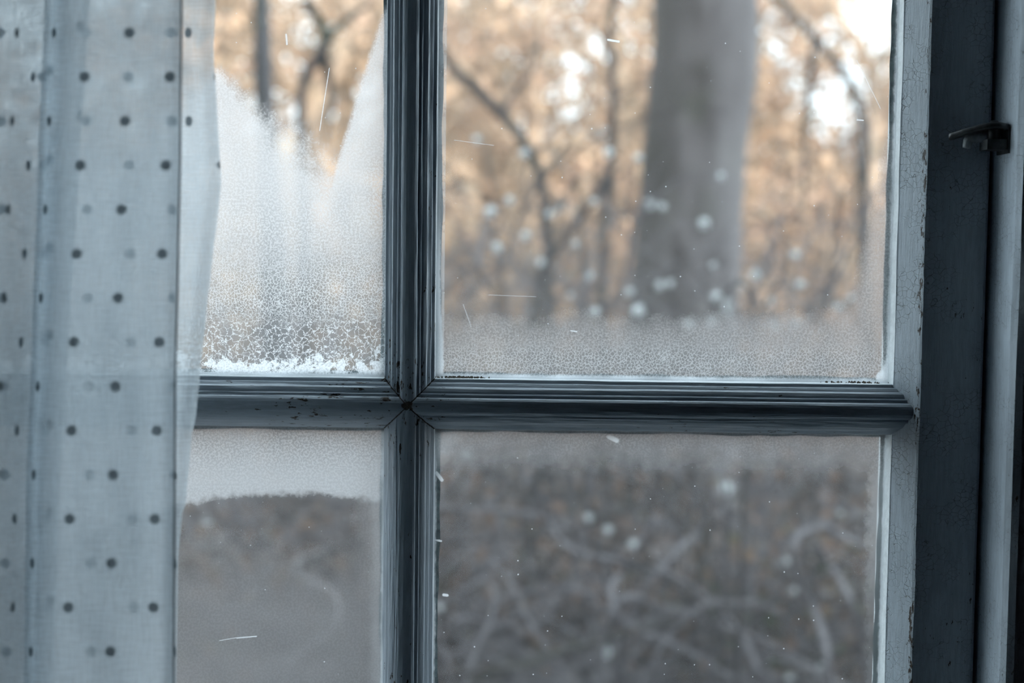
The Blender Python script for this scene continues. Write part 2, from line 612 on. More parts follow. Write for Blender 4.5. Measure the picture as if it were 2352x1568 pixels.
# ------------------------------------------------------------------ the window
win = empty('window_1', WBASE, 'old white painted casement window of small panes with misted glass', 'window', kind='structure')

HALF = [(0.0, 0.0225), (0.0018, 0.0223), (0.0033, 0.0217), (0.0043, 0.0208), (0.0047, 0.0198), (0.0049, 0.0184), (0.0058, 0.0180), (0.0065, 0.0182),
        (0.0069, 0.0179), (0.0071, 0.0167), (0.0084, 0.0163), (0.0098, 0.0155), (0.0104, 0.0146), (0.0107, 0.0126), (0.0116, 0.0120), (0.0125, 0.0112),
        (0.0128, 0.0092), (0.0146, 0.0084), (0.0150, 0.0074), (0.0150, 0.0)]


def bar(name, direction, length, mat, seed, fill_neg=0.0, fill_pos=0.0):
    """moulded glazing bar from the crossing outwards, its end mitred at the crossing;
    fill: how far old paint has filled the moulding on either side"""
    def worn(u, d, f):
        if d < 0.0074: return d
        return d + (0.0074 + 0.0151 * (1 - (u / 0.015) ** 2.3) - d) * f
    prof = [(-u, worn(u, d, fill_neg)) for u, d in HALF[::-1]] + [(u, worn(u, d, fill_pos)) for u, d in HALF[1:]]
    nh = len(prof)
    prof += [(0.0150, -0.004), (0.0060, -0.016), (-0.0060, -0.016), (-0.0150, -0.004)]      # outside
    n = int(length / 0.004)
    vv, ff = [], []
    kk = len(prof)
    for i in range(n + 1):
        t = i / n
        for k, (u, d) in enumerate(prof):
            s = abs(u)
            l = s + (length - s) * t
            w = mnoise.noise(Vector((l * 45, k * 0.9, seed * 7.3))) * 0.00028 + mnoise.noise(Vector((l * 9, k * 0.35, seed * 3.1))) * 0.0004
            if i == 0: w *= 0
            d2 = d + (w if d > 0.001 else 0)
            u2 = u + (w * 0.7 if 0.001 < d < 0.022 else 0)
            if direction == 'R': p = (CX + l, -d2, CZ - u2)
            elif direction == 'L': p = (CX - l, -d2, CZ + u2)
            elif direction == 'U': p = (CX + u2, -d2, CZ + l)
            else: p = (CX - u2, -d2, CZ - l)
            vv.append(p)
    for i in range(n):
        for k in range(kk):
            k2 = (k + 1) % kk
            ff.append((i * kk + k, i * kk + k2, (i + 1) * kk + k2, (i + 1) * kk + k))
    ff.append(tuple(n * kk + k for k in range(kk)))
    o = obj(name, vv, ff, [mat, M_WHITE], win)
    for i in range(n):
        for k in (0, nh - 2): o.data.polygons[i * kk + k].material_index = 1
    return o


bar('glazing_bar', 'U', PH + MU + 0.004, P_BARV, 1)
bar('glazing_bar', 'D', PH + MU + 0.004, P_BARV, 2, 0.45, 0.85)
bar('glazing_bar', 'R', PW + MU + 0.0092, P_BARH, 3, 0.0, 0.45)
bar('glazing_bar', 'L', PW + MU + 0.0092, P_BARH, 4, 0.85, 0.0)


def member(name, side, mat):
    """stile or rail of the sash: chamfered inner edge, flat face to the room"""
    wd = JX - XR - 0.0022
    prof = [(0.0, -0.016), (0.0, 0.0004), (0.0010, 0.0086), (0.0016, 0.0092), (0.0112, STF - 0.0016), (0.0122, STF - 0.0004), (0.0138, STF), (wd - 0.002, STF), (wd, STF - 0.002), (wd, -0.016)]
    vert = side in 'LR'
    a0, a1 = (ZB - 0.075, ZT + 0.075) if vert else (XL, XR)
    n = 200
    vv, ff = [], []
    kk = len(prof)
    for i in range(n + 1):
        a = a0 + (a1 - a0) * i / n
        for k, (u, d) in enumerate(prof):
            q = mnoise.noise(Vector((a * 30, k * 1.3, ord(side)))) * 0.00035
            if k in (4, 5): q += mnoise.noise(Vector((a * 160, k, ord(side)))) * 0.0003
            d2 = d + (q if 0 < d < STF else 0)
            u2 = u + (q if k in (2, 3, 4, 5) else 0)
            if side == 'R': p = (XR + u2, -d2, a)
            elif side == 'L': p = (XL - u2, -d2, a)
            elif side == 'T': p = (a, -d2, ZT + u2)
            else: p = (a, -d2, ZB - u2)
            vv.append(p)
    flip = side in 'LB'
    for i in range(n):
        for k in range(kk):
            k2 = (k + 1) % kk
            f = (i * kk + k, i * kk + k2, (i + 1) * kk + k2, (i + 1) * kk + k)
            ff.append(f[::-1] if (side in 'LT') else f)
    o = obj(name, vv, ff, [mat, M_WHITE], win)
    for i in range(n):
        for k in (0, 1): o.data.polygons[i * kk + k].material_index = 1
    return o


member('stile', 'R', P_STILE)
member('stile', 'L', P_STILE)
member('rail', 'T', P_RAIL)
member('rail', 'B', P_RAIL)


def putty(x0, x1, z0, z1, parent, seed):
    """bead of putty round the outside of the pane, ragged inner edge"""
    vv, ff = [], []
    loop = []
    def run(a, b, inward):
        a, b, inward = Vector(a), Vector(b), Vector(inward)
        n = 120
        base = len(vv)
        for i in range(n + 1):
            p = a.lerp(b, i / n)
            q = mnoise.noise(p * 60 + Vector((seed, 0, 0))) * 0.0009 + mnoise.noise(p * 17 + Vector((seed, 3, 0))) * 0.0011
            w = 0.0030 + q
            for uu, dd in ((-0.0004, 0.0033), (w, 0.0033), (w * 0.75, 0.0052), (w * 0.25, 0.011), (-0.0004, 0.013)):
                vv.append(tuple(p + inward * uu + Vector((0, dd, 0))))
        for i in range(n):
            for k in range(5):
                k2 = (k + 1) % 5
                ff.append((base + i * 5 + k, base + i * 5 + k2, base + (i + 1) * 5 + k2, base + (i + 1) * 5 + k))
    run((x0, 0, z0), (x0, 0, z1), (1, 0, 0))
    run((x1, 0, z0), (x1, 0, z1), (-1, 0, 0))
    run((x0, 0, z0), (x1, 0, z0), (0, 0, 1))
    run((x0, 0, z1), (x1, 0, z1), (0, 0, -1))
    o = obj('putty', vv, ff, M_PUTTY, parent)
    return o


for kind, x0, x1, z0, z1 in (('UL', XL, CX - MU, CZ + MU, ZT), ('UR', CX + MU, XR, CZ + MU, ZT), ('LL', XL, CX - MU, ZB, CZ - MU), ('LR', CX + MU, XR, ZB, CZ - MU)):
    e = 0.0006
    mb = MB().box(x0 - e, x1 + e, 0.0, 0.003, z0 - e, z1 + e)
    g = mb.build('pane', [glass_mat('misted_glass_' + kind, x0, x1, z0, z1, kind), M_CLEAR], win)
    for p in g.data.polygons:
        p.material_index = 0 if p.normal.y < -0.5 else 1
    putty(x0, x1, z0, z1, g, {'UL': 1.0, 'UR': 5.0, 'LL': 9.0, 'LR': 13.0}[kind])

def crumbs(cx_, n, spread, seed):
    rs = random.Random(seed)
    mb = MB()
    for k in range(n):
        r = rs.uniform(.0003, .0009)
        c = Vector((cx_ + rs.gauss(0, spread), -rs.uniform(.0006, .004), CZ + MU + r * .6))
        b = len(mb.v)
        for d in ((1, 0, 0), (-1, 0, 0), (0, 1, 0), (0, -1, 0), (0, 0, 1), (0, 0, -1)):
            mb.v.append(tuple(c + Vector(d) * r * rs.uniform(.6, 1.3)))
        for f in ((0, 2, 4), (2, 1, 4), (1, 3, 4), (3, 0, 4), (2, 0, 5), (1, 2, 5), (3, 1, 5), (0, 3, 5)):
            mb.f.append(tuple(b + i for i in f))
    o = mb.build('dirt_crumbs', M_DIRT, win)
    tag(o, 'dark crumbs of dirt on the ledge of the glazing bar', kind='stuff')


M_DIRT = plain('dirt', (0.075, 0.06, 0.04), 0.95, 300, 0.5, 0.2)
crumbs(CX + MU + 0.014, 130, .008, 4)
crumbs(XR - 0.02, 60, .012, 6)

# ------------------------------------------------------------------ latch on the right jamb
def strip(ctrl, widths, thick, n=24):
    """flat curved lever lying level: plan centre line, half widths, thickness"""
    pts = curve_pts(ctrl, n)
    mb = MB()
    for i, p in enumerate(pts):
        t = (pts[min(i + 1, n)] - pts[max(i - 1, 0)]).normalized()
        s = Vector((-t.y, t.x, 0)).normalized()
        f = i / n * (len(widths) - 1)
        k = min(int(f), len(widths) - 2)
        w = widths[k] + (widths[k + 1] - widths[k]) * (f - k)
        c = thick / 2
        for uu, zz in ((-1, -.5), (-.8, -1), (.8, -1), (1, -.5), (1, .5), (.8, 1), (-.8, 1), (-1, .5)):
            mb.v.append(tuple(p + s * (w * uu) + Vector((0, 0, c * zz))))
    for i in range(n):
        for k in range(8):
            k2 = (k + 1) % 8
            mb.f.append((i * 8 + k, i * 8 + k2, i * 8 + 8 + k2, i * 8 + 8 + k))
    mb.f.append(tuple(range(8))[::-1])
    mb.f.append(tuple(n * 8 + k for k in range(8)))
    return mb


LY = -0.045
lp = at(2300, 300, LY)
lat = empty('window_latch', (JX, LY, at(2300, 330, LY).z), 'dark iron turn latch with flat curved lever on the right window jamb', 'latch')
tip = at(2182, 314, LY + 0.012)
m1 = at(2235, 300, LY + 0.006)
m2 = at(2285, 290, LY)
ex = at(2316, 293, LY - 0.002)
strip([tip, m1, m2, ex], [0.0035, 0.0062, 0.0075, 0.0080, 0.0075, 0.0045], 0.0036).build('lever', M_IRON, lat, True)
pv = Vector((JX - 0.006, LY, lat.location.z))
b0, b1 = at(2278, 345, LY), at(2330, 322, LY)
MB().box(JX - 0.0125, JX + 0.0005, LY - 0.006, LY + 0.007, b0.z, b1.z).build('bracket', M_IRON, lat)
MB().box(JX - 0.0012, JX + 0.0006, LY - 0.007, LY + 0.012, b0.z - 0.002, b1.z + 0.007).build('mounting_plate', M_IRON, lat)
pt = at(2284, 282, LY)
MB().tube([(pt.x, LY, b0.z + 0.002), (pt.x, LY, pt.z - 0.001), (pt.x, LY, pt.z + 0.0012)], [0.0034, 0.0034, 0.002], 14).build('pivot', M_IRON, lat, True)
h0, h1, h2, h3 = at(2272, 312, LY + 0.004), at(2245, 313, LY + 0.006), at(2226, 320, LY + 0.007), at(2220, 340, LY + 0.008)
MB().tube(curve_pts([h0, h1, h2, h3], 16), [0.0038] * 10 + [0.0034, 0.003, 0.0028, 0.0026, 0.0025, 0.0024, 0.0022], 10).build('hook', M_IRONP, lat, True)
tag(kids(lat)[-1], 'hook worn to pale grey')

# ------------------------------------------------------------------ curtain
def curtain_mat(name):
    m, nt, out = new_mat(name)
    uvn = nt.nodes.new('ShaderNodeUVMap')
    sp = nt.nodes.new('ShaderNodeSeparateXYZ')
    nt.links.new(uvn.outputs[0], sp.inputs[0])
    U, V = S(nt, sp.outputs[0]), S(nt, sp.outputs[1])

    def lattice(a, b):
        fu = ((U + a + 0.5).frac() - 0.5) * 196
        fv = ((V + b + 0.5).frac() - 0.5) * 203
        return (fu * fu + fv * fv).sqrt()
    d = lattice(0, 0).min(lattice(0.5, 0.5))
    px_ = vec(nt, U * 196, V * 203)
    wn = noise(nt, px_, 1 / 7.0, 2, 0.5, '2D')
    dot = (d + (wn - 0.5) * 3).step(8.5, 16, 1, 0)
    weft = noise(nt, vec(nt, U * 196 * 0.06, V * 203), 1 / 4.0, 3, 0.6, '2D')
    warp = noise(nt, vec(nt, U * 196, V * 203 * 0.06), 1 / 4.0, 3, 0.6, '2D')
    slub = (weft + warp) * 0.5
    holes = slub.step(0.36, 0.62, 1.3, 0.7) * 0.28
    base = mixc(nt, slub.step(0.35, 0.65), (0.76, 0.835, 0.885), (0.82, 0.89, 0.935))
    col = mixc(nt, dot, base, (0.27, 0.31, 0.335))
    tr = bsdf(nt, 'Translucent', col).outputs[0]
    df = bsdf(nt, 'Diffuse', col).outputs[0]
    cl = mixs(nt, dot.step(0, 1, 0.34, 0.55), tr, df)
    tp = bsdf(nt, 'Transparent', (1, 1, 1)).outputs[0]
    sh = mixs(nt, holes * (1.0 - dot), cl, tp)
    nt.links.new(sh, out.inputs[0])
    return m


M_CURT = curtain_mat('dotted_voile')
FRONT_EDGE = [(-800, 424), (0, 418), (350, 415), (600, 410), (900, 403), (1180, 402), (1568, 400), (2400, 397)]
BACK_EDGE = [(-800, 500), (-100, 497), (0, 495), (130, 491), (250, 499), (420, 508), (480, 502), (600, 487), (750, 471), (860, 459), (960, 450), (1000, 440), (1150, 428),
             (1185, 417), (1300, 409), (1568, 405), (2400, 402)]
FOLD = [(-800, 112), (0, 108), (400, 92), (800, 78), (1100, 66), (1568, 60), (2400, 50)]


def xe(py): return 297 - 0.052 * (py - 75) + 1.5e-5 * (py - 75) ** 2


def fold_u(px, fo):
    """cloth gathered into the fold at the left"""
    j = 145 + 1.35 * (fo - 108)
    return px if px > j else j - 2.3 * (j - px)


def cloth(name, parent, layer):
    vv, ff, uv = [], [], []
    ny, nx = 150, 90
    for j in range(ny + 1):
        py = -760 + 3060 * j / ny
        ed = lerp_table(FRONT_EDGE if layer == 'front' else BACK_EDGE, py)
        fo = lerp_table(FOLD, py)
        lo = -330
        for i in range(nx + 1):
            t = i / nx
            px = lo + (ed - lo) * (1 - (1 - t) ** 1.15)
            if layer == 'front':
                y = -0.205 + 0.036 * math.exp(-((px - fo - 8) / 42) ** 2) - 0.010 * math.exp(-((px - fo + 95) / 60) ** 2)
                y += 0.0035 * math.sin(px / 52 + py / 900) * (0.4 + 0.6 * t)
                y += 0.006 * math.exp(-((px - ed) / 12) ** 2)
                y += 0.0012 * mnoise.noise(Vector((px / 60, py / 150, 1)))
                ux = fold_u(px, fo)
                uv.append(((ux - xe(py)) / 196, (py - 75) / 203))
            elif layer == 'pleat':
                px = fo - 6 + t * (104 - 38 * min(1, max(0, py / 1568)))
                y = -0.205 + 0.036 * math.exp(-((px - fo - 8) / 42) ** 2) + 0.004 + 0.022 * t
                uv.append(((px * 1.4 + 330) / 196, (py - 60) / 203))
            else:
                y = -0.150 + 0.005 * math.sin(px / 75 + py / 700 + 1.0) + 0.002 * mnoise.noise(Vector((px / 50, py / 120, 5)))
                y -= 0.010 * math.exp(-((px - ed) / 22) ** 2)
                uv.append((((px if px < 405 else (391 + (px - 432) * 1.5 if py < 330 else 441 + (px - 432) * 0.6)) - 195 - 0.010 * py) / 196, (py - 75) / 203))
            vv.append(tuple(at(px, py, y)))
    w = nx + 1
    for j in range(ny):
        for i in range(nx):
            ff.append((j * w + i, j * w + i + 1, (j + 1) * w + i + 1, (j + 1) * w + i))
    return obj(name, vv, ff, M_CURT, parent, True, uvs=uv)


cbase = at(200, 2300, -0.11)
cur = empty('curtain', cbase, 'sheer white dotted curtain hanging in folds at the left of the window', 'curtain')
cloth('front_panel', cur, 'front')
cloth('pleat', cur, 'pleat')
bk = cloth('back_fold', cur, 'back')
tag(bk, 'pale rear layer showing past the front edge')
# stitched hem cord along the front edge
hem = MB()
pts = [at(lerp_table(FRONT_EDGE, py) - 1.0, py, -0.1995) for py in range(-760, 2300, 40)]
hem.tube(pts, 0.0005, 6)
hem.build('edge_hem', M_CURT, cur, True)

# ------------------------------------------------------------------ outdoors: materials
def bark(name, c1, c2, moss=0.0, sc=14.0, axis_stretch=0.25, side_light=0.0):
    m, nt, out = new_mat(name)
    o, x, y, z = objxyz(nt)
    st = vec(nt, x, y, z * axis_stretch)
    n = noise(nt, st, sc, 6, 0.65, dist=0.4)
    n2 = noise(nt, o, 3.0, 3, 0.5)
    col = mixc(nt, n.step(0.32, 0.66), c1, c2)
    if moss: col = mixc(nt, n2.step(0.5, 0.7) * moss, col, (0.10, 0.13, 0.06))
    if side_light:
        # light from the right painted in: left-facing bark darkened, right-facing bark paled
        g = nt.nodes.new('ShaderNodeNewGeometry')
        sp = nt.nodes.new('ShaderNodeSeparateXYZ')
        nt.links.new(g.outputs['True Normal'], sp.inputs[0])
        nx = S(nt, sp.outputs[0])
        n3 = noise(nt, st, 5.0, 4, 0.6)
        col = mixc(nt, (nx + (n3 - 0.5) * 0.9).step(-0.1, -0.8, 0.0, 1.0) * side_light * 0.8, col, (0.055, 0.050, 0.046))
        col = mixc(nt, (nx + (n3 - 0.5) * 1.6).step(-0.15, 0.75) * side_light * 0.65, col, (0.29, 0.265, 0.265))
    principled(nt, out, col, 0.9, n, 0.8, 0.02, 0.2)
    return m


M_BARK = bark('grey_bark', (0.075, 0.064, 0.06), (0.215, 0.19, 0.185), 0.2, 9, side_light=1.0)
M_BARK2 = bark('dark_bark', (0.05, 0.046, 0.046), (0.11, 0.10, 0.10), 0.3, 14)
M_BARK4 = bark('smooth_dark_bark', (0.06, 0.055, 0.056), (0.13, 0.12, 0.12), 0.3, 14, side_light=0.8)
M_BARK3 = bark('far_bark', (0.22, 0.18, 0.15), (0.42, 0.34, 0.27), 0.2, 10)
M_CANE = bark('vine_bark', (0.15, 0.135, 0.14), (0.31, 0.29, 0.295), 0.12, 20)
M_CANED = bark('dark_vine_bark', (0.05, 0.044, 0.044), (0.12, 0.105, 0.102), 0.25, 20)


def leaf_mat(name, cols, sc, tr=0.4):
    m, nt, out = new_mat(name)
    geo = nt.nodes.new('ShaderNodeNewGeometry')
    oi = nt.nodes.new('ShaderNodeObjectInfo')
    o, x, y, z = objxyz(nt)
    n = noise(nt, o, sc, 2, 0.5)
    r = S(nt, geo.outputs['Random Per Island'])
    f = (n.step(0.3, 0.7) * 0.7 + r * 0.3 + (S(nt, oi.outputs['Random']) - 0.5) * 0.3).clamp()
    rp = nt.nodes.new('ShaderNodeValToRGB')
    el = rp.color_ramp.elements
    while len(el) < len(cols): el.new(0.5)
    for i, c in enumerate(cols):
        el[i].position = i / (len(cols) - 1)
        el[i].color = c + (1,)
    nt.links.new(f.k, rp.inputs[0])
    a = bsdf(nt, 'Diffuse', rp.outputs[0]).outputs[0]
    b = bsdf(nt, 'Translucent', rp.outputs[0]).outputs[0]
    nt.links.new(mixs(nt, tr, a, b), out.inputs[0])
    return m


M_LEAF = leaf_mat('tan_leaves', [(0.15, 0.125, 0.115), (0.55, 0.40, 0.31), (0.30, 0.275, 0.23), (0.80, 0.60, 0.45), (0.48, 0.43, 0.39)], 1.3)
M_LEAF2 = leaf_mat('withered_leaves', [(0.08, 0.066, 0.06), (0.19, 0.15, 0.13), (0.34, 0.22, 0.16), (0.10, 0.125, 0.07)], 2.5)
M_FLUFF = plain('seed_fluff', (0.92, 0.94, 0.93), 0.9, 200, 0.06, 0.1)

m, nt, out = new_mat('leaf_litter')
o_, x_, y_, z_ = objxyz(nt)
n1, n2, n3 = noise(nt, o_, 3.2, 5, 0.6), noise(nt, o_, 14, 4, 0.65), noise(nt, o_, 0.8, 3, 0.5)
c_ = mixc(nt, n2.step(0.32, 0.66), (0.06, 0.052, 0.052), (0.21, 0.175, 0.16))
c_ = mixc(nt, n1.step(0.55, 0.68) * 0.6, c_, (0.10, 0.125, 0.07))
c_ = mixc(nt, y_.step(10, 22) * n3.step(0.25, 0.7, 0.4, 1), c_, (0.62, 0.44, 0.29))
principled(nt, out, c_, 0.95, n2, 0.8, 0.05, 0.1)
M_GROUND = m

# ------------------------------------------------------------------ ground
GZ = 0.10


def ground_z(x, y):
    h = max(0.0, y - 14) * (1 - 0.42 * min(1, max(0, (-x / max(y, 1) - .16) / .12)) - 0.3 * min(1, max(0, (x / max(y, 1) - .13) / .1)))
    z = GZ + 7.4 * (1 - math.exp(-(h / 30) ** 1.5)) if h else GZ
    return z + 0.06 * mnoise.noise(Vector((x * .5, y * .5, 0))) * min(1, max(0, y - 0.4) / 2) + 0.25 * mnoise.noise(Vector((x * .12, y * .12, 4))) * min(1, max(0, y - 3) / 10)


vv, ff = [], []
NX, NY = 90, 110
for j in range(NY + 1):
    y = 0.10 + 70 * (j / NY) ** 1.5
    for i in range(NX + 1):
        x = (-1 + 2 * i / NX) * (8 + y * 0.7)
        vv.append((x, y, ground_z(x, y)))
for j in range(NY):
    for i in range(NX):
        a = j * (NX + 1) + i
        ff.append((a, a + 1, a + NX + 2, a + NX + 1))
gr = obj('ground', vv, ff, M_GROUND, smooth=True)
tag(gr, kind='structure')

# ------------------------------------------------------------------ trees
def branch(mb, p, d, length, r, depth, leaves=None, up=0.15, seed=0, sides=5):
    n = 6
    pts, rad = [], []
    q, dd = Vector(p), Vector(d).normalized()
    for i in range(n + 1):
        pts.append(q.copy())
        rad.append(max(r * (1 - 0.75 * i / n), 0.003))
        dd = (dd + Vector((random.gauss(0, .16), random.gauss(0, .16), random.gauss(0, .12) + up * .25))).normalized()
        q = q + dd * (length / n)
    mb.tube(pts, rad, sides, cap=False)
    if leaves is not None and depth <= 1:
        for k in range(3): leaves.append(pts[random.randint(2, n)])
    if depth > 0:
        for k in range(random.randint(3, 5)):
            i = random.randint(1, n)
            t = (pts[min(i + 1, n)] - pts[i - 1]).normalized()
            side = t.cross(Vector((random.gauss(0, 1), random.gauss(0, 1), random.gauss(0, 1)))).normalized()
            branch(mb, pts[i], t * 0.55 + side * 0.85, length * random.uniform(.45, .7), rad[i] * 0.62, depth - 1, leaves, up, seed, max(4, sides - 1))


def far_tree_proto(name, h, r, nl, spread, label, group):
    root = empty(name, (0, 0, 0), label, 'tree', group)
    mb = MB()
    pts = [Vector((random.gauss(0, .06) * i, random.gauss(0, .06) * i, h * i / 9 - 0.15)) for i in range(10)]
    rad = [r * (1.15 - 0.9 * i / 9) for i in range(10)]
    mb.tube(pts, rad, 10)
    mb.build('trunk', M_BARK3, root, True)
    tips = []
    bb = MB()
    for k in range(15):
        i = random.randint(1, 9)
        a = random.uniform(0, 6.283)
        branch(bb, pts[i], (math.cos(a), math.sin(a), random.uniform(.0, .6)), spread * random.uniform(.5, 1.0), rad[i] * .45, 2, tips)
    bb.build('branches', M_BARK3, root)
    lf = MB()
    for k in range(nl):
        c = random.choice(tips) + Vector((random.gauss(0, .13), random.gauss(0, .13), random.gauss(0, .12)))
        a = Vector((random.gauss(0, 1), random.gauss(0, 1), random.gauss(0, 1))).normalized()
        b = a.cross(Vector((random.gauss(0, 1), random.gauss(0, 1), random.gauss(0, 1)))).normalized()
        s = random.uniform(.04, .11)
        lf.quad(c, a * s, b * s * .6)
    lf.build('foliage', M_LEAF, root)
    return root


GF = 'sunlit trees far back in the wood'
LF = 'distant slender tree with sunlit tan leaves, far back beyond the broad grey trunk'
protos = [far_tree_proto('woodland_tree', 7.5, .13, 3500, 2.4, LF, GF), far_tree_proto('woodland_tree', 6.0, .10, 4000, 2.0, LF, GF), far_tree_proto('woodland_tree', 9.0, .20, 2700, 2.6, LF, GF)]
spots = []
for row, (y, n) in enumerate(((17, 7), (20, 8), (24, 9), (29, 9), (36, 9))):
    for i in range(n):
        x = (-1 + 2 * (i + .5) / n) * y * .48 + random.uniform(-.5, .5) * y * .06
        spots.append((x, y + random.uniform(-1.3, 1.3)))
for i, (x, y) in enumerate(spots):
    px = to_px((x, y, 3))[0]
    if y < 22 and 1530 < px < 1690: continue
    if y > 26 and 1740 < px < 1990 and i % 2: continue
    if y > 18.5 and px < 420 and i % 3: continue
    if y > 20 and 620 < px < 850 and i % 2: continue
    o = protos[i % 3] if i < 3 else copy_tree(protos[random.randint(0, 2)])
    o.location = (x, y, ground_z(x, y))
    o.rotation_euler = (0, 0, random.uniform(0, 6.28))
    s = random.uniform(.8, 1.15)
    o.scale = (s, s, s)

# shaded saplings and undergrowth half way back
def leafy_bush(name, x, y, h, n, nl, label, group=None):
    root = empty(name, (x, y, ground_z(x, y)), label, 'shrub', group)
    z0 = ground_z(x, y)
    mb, tips = MB(), []
    for k in range(n):
        a = random.uniform(0, 6.283)
        r0 = random.uniform(0, .25)
        branch(mb, (x + math.cos(a) * r0, y + math.sin(a) * r0, z0 - .03), (math.cos(a) * .35, math.sin(a) * .35, 1.0), h * random.uniform(.6, 1.1), .014, 1, tips, .3)
    mb.build('stems', M_CANE, root)
    lf = MB()
    for k in range(nl):
        c = random.choice(tips) + Vector((random.gauss(0, .07), random.gauss(0, .07), random.gauss(0, .07)))
        a = Vector((random.gauss(0, 1), random.gauss(0, 1), random.gauss(0, 1))).normalized()
        b = a.cross(Vector((random.gauss(0, 1), random.gauss(0, 1), random.gauss(0, 1)))).normalized()
        s = random.uniform(.02, .045)
        lf.quad(c, a * s, b * s * .6)
    lf.build('leaves', M_LEAF2, root)
    return root


GB = 'bare undergrowth bushes half way back'
LB = 'bare twiggy bush with a few withered leaves, half way back in the shaded undergrowth'
bp = [leafy_bush('undergrowth_bush', 0, 0, 1.9, 13, 500, LB, GB), leafy_bush('undergrowth_bush', 0, 0, 1.5, 15, 700, LB, GB)]
k = 0
for y, n in ((11.2, 8), (13.0, 8), (15.5, 8)):
    for i in range(n):
        x = (-1 + 2 * (i + .5) / n) * y * .46 + random.uniform(-.4, .4)
        px = to_px((x, y, 1))[0]
        o = bp[k] if k < 2 else copy_tree(random.choice(bp))
        k += 1
        o.location = (x, y, ground_z(x, y))
        o.rotation_euler = (0, 0, random.uniform(0, 6.28))
        s = random.uniform(.8, 1.2)
        o.scale = (s, s, s)


def traced_tree(name, Y, ctrl, widths, mat, label, extra=(), sides=12, bump=0.0, ytab=None, rootflare=True, top=True):
    """trunk through photo-measured points set at its own distance, standing on the ground"""
    pts = [at(px, py, Y) for px, py in ctrl]
    base = pts[-1].copy()
    base.z = ground_z(base.x, Y)
    rr = [w / 2 / FPX * (Y + .85) for w in widths]
    if pts[-1].z > base.z + .05:
        pts.append(base); rr.append(rr[-1] * 1.25)
    pts[-1].z = base.z - 0.05
    if top:
        d = (pts[0] - pts[1]).normalized()
        pts = [pts[0] + d * 3.2, pts[0] + d * 1.5] + pts
        rr = [rr[0] * .35, rr[0] * .75] + rr
    n = 60
    cp = curve_pts(pts, n)
    rad = [rr[min(int(i / n * (len(rr) - 1)), len(rr) - 2)] for i in range(n + 1)]
    for i in range(n + 1):
        f = i / n * (len(rr) - 1)
        q = min(int(f), len(rr) - 2)
        rad[i] = rr[q] + (rr[q + 1] - rr[q]) * (f - q)
    root = empty(name, base, label, 'tree')
    mb = MB().tube(cp, rad, sides)
    if bump:
        mb.v = [tuple(Vector(v) + Vector((mnoise.noise(Vector(v) * 2.2), mnoise.noise(Vector(v) * 2.2 + Vector((9, 0, 0))), 0)) * bump
                      + Vector((mnoise.noise(Vector((v[0] * 16, v[1] * 16, v[2] * 4))), 0, 0)) * bump * .35) for v in mb.v]
    mb.build('trunk', mat, root, True)
    for (line, w) in extra:
        bb = MB()
        lp_ = [at(px, py, Y + dy) for px, py, dy in line]
        r0 = w / 2 / FPX * (Y + .85)
        bb.tube(curve_pts(lp_, 24), [r0 * (1 - .6 * i / 24) for i in range(25)], 7)
        bb.build('branch', mat, root, True)
    if top:
        for k in range(7):
            i = random.randint(0, 8)
            a = random.uniform(0, 6.283)
            bb = MB()
            branch(bb, cp[i], (math.cos(a), math.sin(a), .5), 1.3, rad[i] * .6, 2)
            bb.build('branch', mat, root)
    return root


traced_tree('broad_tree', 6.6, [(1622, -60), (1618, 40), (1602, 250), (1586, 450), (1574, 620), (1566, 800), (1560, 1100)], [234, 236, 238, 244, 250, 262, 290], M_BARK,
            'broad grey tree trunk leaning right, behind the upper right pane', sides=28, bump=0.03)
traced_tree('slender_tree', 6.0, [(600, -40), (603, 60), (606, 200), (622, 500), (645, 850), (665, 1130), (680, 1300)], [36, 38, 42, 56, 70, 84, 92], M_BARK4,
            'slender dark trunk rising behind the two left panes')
traced_tree('thin_sapling', 7.4, [(1406, -40), (1402, 100), (1408, 230), (1404, 360), (1390, 470), (1384, 640), (1378, 900)], [16, 17, 18, 19, 20, 22, 24], M_BARK2,
            'thin upright sapling just left of the broad grey trunk', extra=[([(1405, 235, 0), (1440, 205, .1), (1490, 195, .2)], 10)], sides=7)
traced_tree('bent_sapling', 5.4, [(1396, 400), (1375, 440), (1330, 500), (1280, 570), (1240, 632), (1232, 720), (1228, 900)], [16, 18, 20, 22, 23, 24, 26], M_BARK2,
            'dark bent sapling slanting up to the right, left of the broad grey trunk', sides=7, top=False)
traced_tree('arching_sapling', 6.3, [(985, 60), (1030, 140), (1085, 195), (1150, 262), (1205, 330), (1240, 410), (1258, 560), (1262, 900)], [14, 18, 26, 26, 24, 24, 26, 28], M_BARK2,
            'arching dark sapling slanting up to the left beside the upright glazing bar',
            extra=[([(1150, 262, 0), (1180, 215, .1), (1230, 150, .2), (1236, 60, .3)], 14), ([(1240, 410, 0), (1300, 330, .2), (1345, 240, .3), (1350, 120, .4)], 10)], sides=8, top=False)
traced_tree('leaning_sapling', 8.2, [(700, 0), (745, 70), (735, 130), (700, 180), (690, 300), (700, 700)], [22, 24, 26, 22, 20, 24], M_BARK2,
            'crooked dark sapling behind the upper left pane, right of the slender trunk',
            extra=[([(735, 110, 0), (790, 50, .1), (850, 10, .2)], 22), ([(745, 130, 0), (760, 220, .1), (745, 330, .1)], 22)], sides=7, top=False)
traced_tree('forked_sapling', 9.5, [(1760, -20), (1830, 40), (1900, 120), (1960, 210), (1985, 350), (1990, 800)], [12, 15, 18, 20, 22, 26], M_BARK2,
            'dark sapling arching behind the right side of the upper right pane',
            extra=[([(1870, 90, 0), (1862, 180, .1), (1850, 320, .2), (1846, 480, .2)], 18)], sides=7, top=False)

